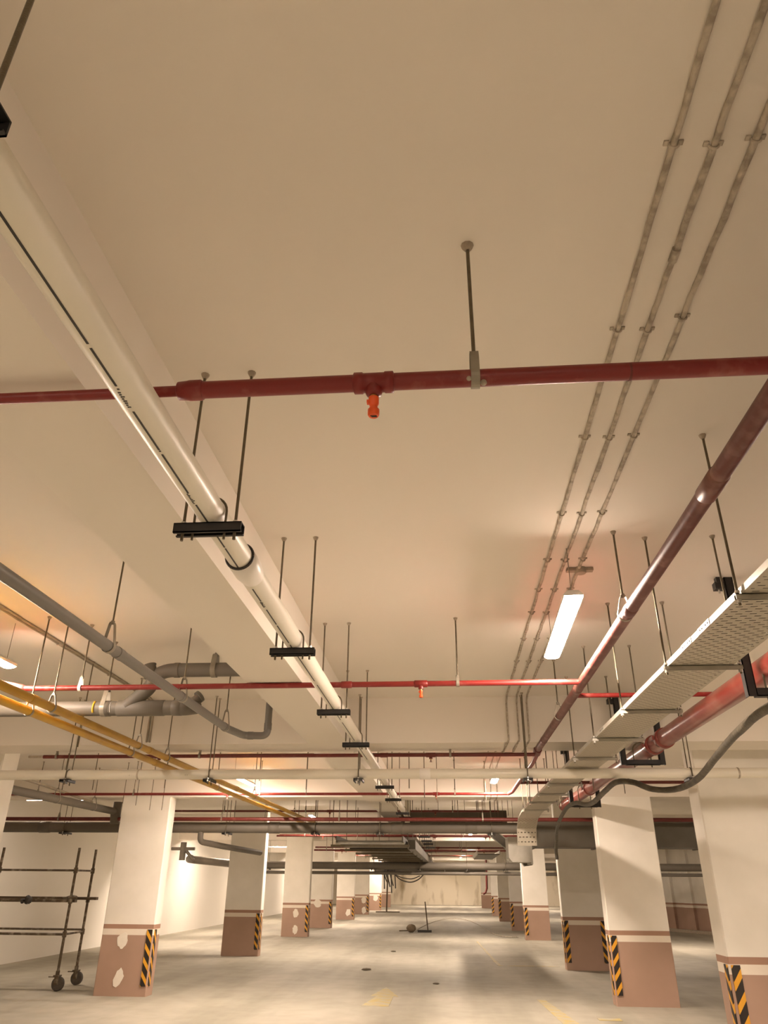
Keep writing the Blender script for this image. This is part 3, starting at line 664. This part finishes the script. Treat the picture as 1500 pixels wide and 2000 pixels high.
# ------------------------------------------------------------------ conduits on the ceiling
def cpath(x,ys,z,amp=.004,seed=0):
    R=random.Random(seed); out=[]
    y=ys[0]
    while y<ys[1]: out.append((x+R.uniform(-amp,amp),y,z+R.uniform(-.0015,.001))); y+=.11
    out.append((x,ys[1],z)); return out
cl=['left-hand','middle','right-hand']
for k,x in enumerate((.638,.742,.845)):
    t=thing('ceiling_conduit',(x,2,H),'%s of three plaster smeared conduits running along the ceiling'%cl[k],'conduit')
    p=cpath(x,(-1.5,7.62),H-.010,.0022,k)
    p+=bent([(x,7.62,H-.010),(x,7.735,H-.05),(x,7.735,HB+.02),(x-.02,7.738,HB-.008),(x-.02,7.9,HB-.010),(x-.02,8.31,HB-.012)],.03,4)[1:]
    p+=[(x-.02,8.315,HB+.1),(x-.02,8.315,H-.012),(x-.02,8.5,H-.011),(x-.02,10,H-.011),(x-.02,12.95,H-.011),(x-.02,13.03,H-.05),(x-.02,13.035,HB+.02),(x-.02,13.1,HB-.01),(x-.02,13.6,HB-.01)]
    b=MB(); b.tube(p,.0092,10,jit=.2); b.build('conduit_run',M['cond'],t)
    for y in (1.33,2.05,2.745,3.48,4.1,4.6,5.06,5.7,6.36,7.1):
        yy=y+(.01 if k==1 else 0)-(.05 if k==2 and y<2.2 and y>2 else 0)
        s=MB(); s.box((x-.025,yy-.007,H-.006),(x-.012,yy+.007,H)); s.box((x+.012,yy-.007,H-.006),(x+.025,yy+.007,H))
        s.tube(arc((x,yy,H-.010),(1,0,0),(0,0,-1),.0125,-.2,PI+.2,8),.0035,6); s.build('saddle_clip',M['cond'],t)
    if k==1:
        for y in (1.72,):
            s=MB(); s.cyl((x,y-.03,H-.010),(x,y+.02,H-.010),.0135,12); s.build('conduit_coupling',M['cond'],t)
for x0,x1,d in ((-2.65,-1.45,'left of'),(-.95,.72,'right of')):
    b=MB(); b.cyl((x0,8.335,2.852),(x1,8.335,2.852),.011,8); o=b.build('beam_conduit',M['condl'],origin=(x0,8.335,2.852)); tag(o,'thin conduit fixed behind the first cross beam, '+d+' the lengthwise beam','conduit')
t=thing('junction_box',(.855,4.26,H),'small plaster smeared junction box on the conduits above the lamp','junction box')
b=MB(); b.tube([(.855,4.26,H),(.855,4.26,H-.03),(.855,4.26,H-.036)],[.034,.034,.03],14); b.box((.77,4.24,H-.022),(.93,4.28,H-.004)); b.build('box_body',M['condl'],t)
for x in (-3.13,-3.10):
    t=thing('ceiling_conduit',(x,3,H),'%s of the paired brownish conduits on the left ceiling'%('outer' if x<-3.11 else 'inner'),'conduit')
    p=cpath(x,(-1.5,7.6),H-.010,.002,5); p+=[(x,7.72,H-.03),(x,7.737,H-.09),(x,7.737,HB+.02)]
    b=MB(); b.tube(p,.0105,10); b.build('conduit_run',M['condl'],t)
    for y in (4.2,5.6,6.6): 
        s=MB(); s.tube(arc((x,y,H-.010),(1,0,0),(0,0,-1),.013,-.2,PI+.2,8),.004,6); s.build('saddle_clip',M['anch'],t)

# ------------------------------------------------------------------ batten lamps
def make_lamp(L=1.22):
    t=thing('batten_lamp',(0,0,0),'x','lamp')
    b=MB(); w=.054
    prof=[(-w,-.009),(-w,.008),(-.030,.030),(.030,.030),(w,.008),(w,-.009),(w-.003,-.009),(w-.003,0),(-w+.003,0),(-w+.003,-.009)]
    b.prism([(p[0],-L/2,p[1]) for p in prof],(0,L,0)); b.build('housing',M['house'],t)
    d=MB(); q=.050; pr=[(q,-.0005)]+[(q*math.cos(a),-.009-.014*math.sin(a)) for a in [PI*i/14 for i in range(15)]]+[(-q,-.0005)]
    d.prism([(p[0],-L/2+.006,p[1]) for p in pr],(0,L-.012,0)); d.build('diffuser',M['lamp'],t)
    for s in (-1,1):
        r=MB(); r.cyl((0,s*(L/2-.06),.028),(0,s*(L/2-.06),H-LZ-.0015),.0022,6); r.build('suspension_wire',M['clamp'],t)
    return t
LZ=3.02
lamp0=make_lamp(); lamp0.location=(.742,4.50,LZ); lamp0.rotation_euler=(0,0,-.025); lamp0['label']='long glowing batten lamp hanging beside the red main, largest in view'; lamp0['group']='ceiling batten lamps'
LG_='ceiling batten lamps'
for x,y,r,lab in ((-3.22,4.55,0,'glowing lamp cut off at the left photo edge'),(.735,11.75,0,'small glowing lamp seen end on past the first beam, right of centre'),(-3.20,12.05,0,'glowing lamp behind the yellow pipes just past the white crosspipe'),
    (.76,19.6,0,None),(-3.50,20.65,0,'glowing lamp where the yellow pipes end'),(.72,26.3,0,'round looking lamp over the far red pipe end'),(.73,41.3,0,'tiny round lamp, farthest visible on the right'),(-4.43,40.2,0,'oval lamp left of the cable ladder, far off'),(-4.3,34,0,None),(.74,51,0,None),(-3.9,51.5,0,None),(-1.6,62,0,None),(1.6,62,0,None),
    (-7.73,15.0,PI/2,'crosswise lamp above the scaffold'),(-7.7,28.5,PI/2,'crosswise lamp left of the shaded column'),(-7.4,23.2,PI/2,None),(-7.6,36.5,PI/2,None),(-7.6,47,PI/2,None),(-7.6,57,PI/2,None),
    (4.2,4.9,0,None),(7.0,10,PI/2,None),(6.2,24,PI/2,None),(6.5,41,PI/2,None),(6.5,54.5,PI/2,None),(6.5,62,PI/2,None),(-3.3,-2.6,0,None),(.75,-3.0,0,None)):
    c=copy_tree(lamp0); c.location=(x,y,LZ if y<12.5 or y>22 or x<-6 else 3.11); c.rotation_euler=(0,0,r); c['label']=lab or 'batten lamp hidden behind pipes or columns or out of view'; c['group']=LG_ if lab else 'batten lamps out of view'
    if lab and 'scaffold' in lab:
        for q in c.children:
            if q.name.startswith('diffuser'):
                q.data=q.data.copy(); q.data.materials[0]=emit('weak_lamp_light',(1.0,.80,.65),7)
    if abs(c.location.z-3.11)<.001:      # hung closer to the slab: shorter wires
        for q in c.children:
            if q.name.startswith('suspension'): q.scale.z=(H-3.11-.0015-.028)/(H-LZ-.0015-.028); q.location.z=.028*(1-q.scale.z)

# ------------------------------------------------------------------ far services
t=thing('drain_pipe',(-3,14.02,2.452),'large grey crosspipe at the second row of columns','pipe')
b=MB(); b.cyl((-9.3,14.05,2.452),(1.47,14.05,2.452),.088,28); b.build('pipe_run',M['grey'],t)
for x in (-7.35,-3.1,-.9,.4):
    b=MB(); b.tube([(x-.1,14.05,2.452),(x-.097,14.05,2.452),(x+.097,14.05,2.452),(x+.1,14.05,2.452)],[.088,.095,.095,.088],24); b.build('coupling',M['grey'],t)
b=MB(); b.tube(bent([(-4.43,14.05,2.40),(-4.43,14.05,2.22),(-4.1,14.4,2.16),(-3.9,16.5,2.12)],.08),.05,16); b.build('branch_pipe',M['grey'],t)
for x,d in ((-6.95,'above the scaffold'),(-3.95,'left of the shaded column'),(-2.35,'right of the shaded column'),(-1.2,'below the end of the printed pipe'),(.75,'left of the duct')):
    trapeze(x,14.05,2.452-.088-.03,'black channel clamp on the large grey crosspipe, '+d,w=.27,h=.028,d=.12,pr=.088,axis='x')
t=thing('drain_pipe',(-6,10,2.7),'grey lengthwise pipe above the scaffold, ending in a vertical drop','pipe')
b=MB(); b.tube(bent([(-5.98,9.05,2.70),(-5.98,13.76,2.70),(-5.98,13.82,2.50)],.03,4),.058,22); b.build('pipe_run',M['grey'],t)
b=MB(); b.cyl((-5.95,13.82,2.50),(-5.95,13.82,2.86),.075,18); b.build('vertical_drop',M['grey'],t)
for y,d in ((9.9,'nearest'),(11.6,'middle one'),(12.9,'farthest')): clevis(-5.98,y,2.70,.058,(0,1,0),'rod and loop clamp on the grey lengthwise pipe above the scaffold, '+d,gap=.10)
b=MB(); b.tube(smooth_path([(-6.15,9.6,2.92),(-6.15,11,2.90),(-6.15,12.2,2.85),(-6.15,12.8,2.82),(-6.15,13.2,2.80)],4),.020,10); o=b.build('thin_pipe',M['condl'],origin=(-6.15,9.6,2.92)); tag(o,'thin brown pipe above the grey lengthwise pipe at left','pipe')
# ducts
t=thing('air_duct',(2.6,14.5,2.4),'dark rectangular air duct crossing behind the right hand columns','duct')
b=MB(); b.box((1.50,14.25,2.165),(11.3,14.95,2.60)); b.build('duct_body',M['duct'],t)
for x in (1.50,2.6,4.4,6.1,8.0):
    b=MB(); b.box((x-.02,14.23,2.145),(x+.02,14.97,2.62)); b.build('flange',M['duct'],t)
t=thing('air_duct',(1.3,14.9,2.2),'pale galvanised duct elbow dropping at the end of the perforated tray','duct')
b=MB(); b.prism([(1.06,14.5,2.34),(1.06,14.5,2.0),(1.12,14.5,1.93),(1.46,14.5,1.93),(1.46,14.5,2.34)],(0,.7,0)); b.build('duct_body',M['galv'],t)
b=MB(); b.box((1.44,14.48,1.90),(1.475,15.22,2.36)); b.build('flange',M['galv'],t)
t=thing('cable_tray',(1.0,15.2,2.2),'diagonal galvanised tray sloping down towards the duct elbow','cable tray')
b=MB(); b.prism([(.66,15.4,2.50),(.90,15.4,2.50),(1.50,15.4,2.02),(1.55,15.4,1.90),(1.40,15.4,1.88),(1.34,15.4,1.97)],(0,.12,0)); b.build('tray_base',M['duct'],t)
b=MB(); b.tube([(.66,15.39,2.50),(1.34,15.39,1.97),(1.40,15.39,1.88)],.012,6); b.tube([(.90,15.39,2.50),(1.50,15.39,2.02),(1.55,15.39,1.90)],.012,6); b.build('side_rail',M['galv'],t)
t=thing('cable_tray',(1.1,18.9,2.0),'short bright edged tray left of the second right hand column, far off','cable tray')
b=MB(); b.prism([(.62,17.5,2.14),(1.08,17.5,2.14),(1.08,20.5,2.12),(.62,20.5,2.12)],(0,0,.02)); b.build('tray_base',M['duct'],t)
b=MB(); b.box((.60,17.5,2.14),(.62,20.5,2.22)); b.box((1.08,17.5,2.14),(1.10,20.5,2.22)); b.build('side_rail',M['galv'],t)
t=thing('air_duct',(-.2,15.6,2.9),'galvanised duct high behind the second cross beam','duct')
b=MB(); b.box((-1.0,17.0,2.70),(1.25,17.5,2.98)); b.prism([(.55,16.98,2.98),(1.25,16.98,2.98),(1.1,16.98,2.75)],(0,.01,0)); b.build('duct_body',M['duct'],t)
# pair of distant grey pipes
t=xpipe('drain_pipe',-6.6,11.3,28.0,2.10,.115,M['grey'],'upper and thicker of two distant grey crosspipes',20)
t=xpipe('drain_pipe',-6.9,11.3,28.0,1.875,.05,M['grey'],'lower and thinner of two distant grey crosspipes',16)
for x in (-6.3,-5.6,-2.6,-1.0,.6,1.9): trapeze(x,28.0,2.1-.115-.04,'small dark clamp on the distant thick grey pipe',w=.3,h=.04,d=.15,pr=.115,axis='x',group='small dark clamps on the distant thick grey pipe',ubolt=False)
t=thing('drain_pipe',(-6.8,25,2.3),'grey pipe elbow on the white side wall, far left','pipe')
b=MB(); b.tube(bent([(-8.6,26.5,2.25),(-8.9,27.2,2.25),(-7.2,28.0,2.1)],.2),.12,18); b.build('pipe_run',M['grey'],t)
b=MB(); b.cyl((-9.3,26.5,2.55),(-8.5,26.5,2.55),.05,12); b.cyl((-8.9,26.5,2.6),(-8.5,26.5,2.2),.05,12); b.cyl((-8.9,26.5,2.2),(-8.9,26.5,2.75),.10,14); b.build('wall_bracket',M['grey'],t)
# cable ladder down the aisle
t=thing('cable_ladder',(-1.55,16,2.33),'wide galvanised cable ladder hanging above the aisle in the far bays','cable ladder')
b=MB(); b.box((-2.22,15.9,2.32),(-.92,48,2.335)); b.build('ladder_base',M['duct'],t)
for x in (-2.23,-.91):
    b=MB(); b.box((x-.012,15.9,2.30),(x+.012,48,2.42)); b.build('side_rail',M['duct'],t)
y=16.0; k=0
while y<40 and k<26:
    b=MB(); b.box((-2.26,y,2.27),(-.88,y+.05,2.32)); b.build('rung',M['duct' if k%2 else 'galv'],t); 
    y+=.75*(1+k*.03); k+=1
b=None
LT='trapeze rails carrying the cable ladder in the far bays'
for k in range(11):
    y=16.05+k*2.2
    h=thing('trapeze_hanger',(-1.57,y,H),'dark trapeze rail under the wide cable ladder','hanger',LT)
    b=MB(); b.box((-2.36,y-.03,2.22),(-.78,y+.03,2.265)); b.build('channel_rail',M['rod'],h)
    for x in (-2.33,-.81): add_rod(h,x,y,H,2.19,.008)
for k,y in enumerate((20.6,22.7,24.6,27.1,29.5)):
    trapeze(-.62,y,2.62,'tiny black rail hanger in the far bays right of the cable ladder',w=.3,h=.045,group='tiny black rails right of the cable ladder',ubolt=False)
# side duct along ladder
t=thing('cable_tray',(-.75,20,2.2),'dark deep tray at the right side of the wide cable ladder','cable tray')
b=MB(); b.box((-.86,17,2.22),(-.70,44,2.40)); b.build('tray_body',M['duct'],t)
# far duct before the stained wall
t=thing('air_duct',(-.3,50,2.2),'galvanised duct crossing in front of the stained far wall','duct')
b=MB(); b.box((-4.6,50,2.0),(2.2,50.6,2.42)); b.build('duct_body',M['duct'],t)
b=MB(); b.box((-.3,49.98,1.98),(-.26,50.62,2.44)); b.box((1.0,49.98,1.98),(1.04,50.62,2.44)); b.build('flange',M['galv'],t)
t=thing('cable_bundle',(-3.9,50,2.2),'untidy cables hanging down before the last left columns','cables')
b=MB()
R=random.Random(9)
for k in range(7):
    x=-3.95+k*.09; zz=R.uniform(.9,1.6); b.tube(smooth_path([(x,49.8,2.4),(x+R.uniform(-.1,.1),49.8,2.0),(x+R.uniform(-.05,.25),49.8,zz)],4),.035,6)
b.tube(smooth_path([(-3.4,49.8,2.1),(-3.0,49.8,1.75),(-2.4,49.8,1.6),(-1.9,49.8,1.75),(-1.5,49.8,2.1)],5),.035,6)
b.tube(smooth_path([(-3.3,49.8,2.0),(-2.9,49.8,1.85),(-2.3,49.8,1.78),(-1.8,49.8,1.95)],5),.03,6)
b.build('cable_strands',M['cable'],t)
t=thing('work_tripod',(-3.75,49.2,0),'dark pole on a flat foot standing far off by the left columns','stand')
b=MB(); b.cyl((-3.78,49.2,.02),(-3.72,49.2,1.9),.045,8); b.build('pole',M['wood'],t)
b=MB(); b.box((-4.4,49.0,.0),(-3.0,49.4,.05)); b.build('foot',M['wood'],t)
b=MB(); b.tube([(2.33,51.9,2.9),(2.30,51.9,1.3),(2.2,51.9,1.05),(2.05,51.9,.98)],.07,10); o=b.build('riser_pipe',M['redd'],origin=(2.33,51.9,2.9)); tag(o,'dark red vertical riser beside the farthest right column','pipe')

# ------------------------------------------------------------------ scaffold tower
SC=(-7.0,13.9,0)
t=thing('scaffold_tower',SC,'rusty rolling scaffold frame at the left edge beside the large column','scaffold')
legs=[(-6.37,13.50),(-6.42,14.28),(-7.73,13.50),(-8.75,14.28)]
for x,y in legs:
    b=MB(); b.cyl((x,y,.23),(x,y,2.09),.022,14); u=b.build('upright',M['scaf'],t)
    for z in (.79,1.28,1.74):
        b=MB(); b.tube([(x,y,z-.045),(x,y,z-.04),(x,y,z+.04),(x,y,z+.045)],[.024,.034,.034,.024],12); b.build('collar',M['scaf'],u)
for x,y in legs:
    c=MB(); c.cyl((x,y,.28),(x,y,.21),.032,12); c.box((x-.02,y-.045,.09),(x+.05,y-.035,.215)); c.box((x-.02,y+.035,.09),(x+.05,y+.045,.215)); c.box((x-.045,y-.05,.205),(x+.055,y+.05,.22)); cc=c.build('caster',M['scaf'],t)
    w=MB(); w.tube([(x+.035,y-.030,.10),(x+.035,y-.024,.10),(x+.035,y+.024,.10),(x+.035,y+.030,.10)],[.088,.10,.10,.088],28); w.build('wheel',M['rubber'],cc)
    w=MB(); w.box((x-.14,y-.012,.185),(x-.03,y+.012,.20)); w.build('brake_lever',M['scaf'],cc)
for z,r in ((1.74,.018),(.79,.02)):
    b=MB(); b.cyl((-6.37,13.5,z),(-9.1,13.5,z),r,10); b.build('ledger',M['scaf'],t)
    b=MB(); b.cyl((-6.37,13.5,z),(-6.42,14.28,z),.016,10); b.build('transom',M['scaf'],t)
b=MB(); b.cyl((-6.42,14.28,.82),(-9.1,14.28,.82),.018,10); b.build('ledger',M['scaf'],t)
b=MB(); b.box((-9.1,13.52,1.255),(-6.30,13.60,1.30)); b.box((-9.1,14.15,1.28),(-6.22,14.25,1.325)); b.build('deck_beam',M['scaf'],t)
b=MB(); b.ball((-7.1,13.48,1.29),.06,jit=.25); b.ball((-7.2,13.48,1.27),.035,jit=.25); b.build('rope_knot',M['cable'],t)
b=MB(); b.ball((-6.35,13.5,1.33),.05,jit=.2,sc=(2,1,.6)); b.build('clamp_lump',M['scaf'],t)

# ------------------------------------------------------------------ things on the floor
t=thing('floor_squeegee',(-.88,30.2,0),'long handled squeegee standing upright on the aisle floor','tool')
b=MB(); b.cyl((-.83,30.25,.05),(-.92,30.3,.97),.022,10); b.build('handle',M['wood'],t)
b=MB(); b.box((-1.2,30.18,0),(-.70,30.32,.075)); b.build('blade_head',M['ink'],t)
t=thing('rolled_bundle',(-1.42,30.1,0),'round brown bundle lying left of the squeegee','bundle')
b=MB(); b.ball((-1.42,30.1,.13),.17,jit=.06,sc=(1.05,1,.75)); b.build('wrapped_body',M['sock'],t)
b=MB(); b.cyl((-1.85,30.05,.05),(-1.5,30.1,.06),.018,8); b.build('stick_end',M['wood'],t)
b=MB(); b.tube(smooth_path([(-1.3,30.3,.014),(-1.2,33.2,.014),(-.72,38.4,.014),(0,41.9,.014),(.72,40.3,.014),(1.17,35.7,.014),(1.42,30.2,.014),(1.75,28.3,.014),(2.2,28.2,.014)],6),.012,6); o=b.build('floor_cable',M['cond'],origin=(0,35,0)); tag(o,'thin cable curving over the floor behind the squeegee','cable')
for x,y,s,l in ((-.29,15.32,.05,'small dark lump on the floor in the middle foreground'),(-1.50,21.9,.055,'small dark scrap on the floor farther up the aisle'),(-1.74,17.4,.08,'flat dark scrap left of the yellow arrow')):
    b=MB(); b.ball((x,y,s*.2),s,jit=.25,sc=(1.2,1,.25)); o=b.build('debris_scrap',M['dirt'],origin=(x,y,0)); tag(o,l,'debris')
# faded yellow arrow and marks
b=MB(); z=.003
b.prism([(-1.33,12.6,0),(-.93,12.6,0),(-.93,13.6,0),(-.85,13.6,0),(-1.13,14.75,0),(-1.3,13.6,0),(-1.2,13.6,0)],(0,0,z)); o=b.build('floor_arrow',M['paintfl'],origin=(-1.1,13.5,0)); tag(o,'faded yellow arrow painted on the floor, bottom centre','floor marking')
b=MB(); b.prism([(1.28,13.6,0),(1.40,13.6,0),(1.62,11.2,0),(1.40,11.2,0)],(0,0,z)); b.box((1.9,11.75,0),(2.2,11.95,z)); o=b.build('floor_marking',M['paintfl'],origin=(1.4,12.5,0)); tag(o,'faded yellow paint remnant at the lower right of the floor','floor marking')
b=MB(); b.prism([(.75,26.0,0),(.80,26.0,0),(1.05,18.8,0),(.97,18.8,0)],(0,0,z)); b.box((1.0,18.7,0),(2.3,18.8,z)); o=b.build('floor_marking',M['paintfl'],origin=(1,20,0)); tag(o,'thin faint floor line left of the dark right column','floor marking')  # thin line and cross strip in a muted yellowish tone
# kerb at slanted wall
b=MB(); b.box((0,-.3,0),(5.2,-.13,.1)); o=b.build('wall_kerb',M['anch'],origin=(0,0,0)); o.location=(7.75,34.7,0); o.rotation_euler=(0,0,ang); tag(o,'low grey kerb along the foot of the slanted partition wall','kerb')

# ------------------------------------------------------------------ world, camera, view
w=bpy.data.worlds.new('World'); S.world=w; w.use_nodes=True
w.node_tree.nodes['Background'].inputs[0].default_value=(1,.85,.65,1); w.node_tree.nodes['Background'].inputs[1].default_value=0.0
p,yaw,roll=.46706,.0834935,.0080426
cy,sy=math.cos(yaw),math.sin(yaw)
f0=V((-sy,cy,0)); r0=V((cy,sy,0)); u0=V((0,0,1))
f=f0*math.cos(p)+u0*math.sin(p); u=-f0*math.sin(p)+u0*math.cos(p)
r=r0*math.cos(roll)+u*math.sin(roll); u2=-r0*math.sin(roll)+u*math.cos(roll)
cam=bpy.data.cameras.new('Camera'); co=bpy.data.objects.new('Camera',cam); COL.objects.link(co)
mw=Matrix((( r.x,u2.x,-f.x,0),(r.y,u2.y,-f.y,0),(r.z,u2.z,-f.z,1.6),(0,0,0,1)))
co.matrix_world=mw
cam.sensor_fit='HORIZONTAL'; cam.sensor_width=36; cam.lens=1433/1500*36; cam.clip_end=200; cam.clip_start=.02
S.camera=co
S.view_settings.view_transform='Standard'; S.view_settings.look='None'; S.view_settings.gamma=1
S.view_settings.use_curve_mapping=False
S.view_settings.exposure=4.02
S.cycles.max_bounces=8; S.cycles.diffuse_bounces=6; S.cycles.glossy_bounces=3; S.cycles.transparent_max_bounces=8
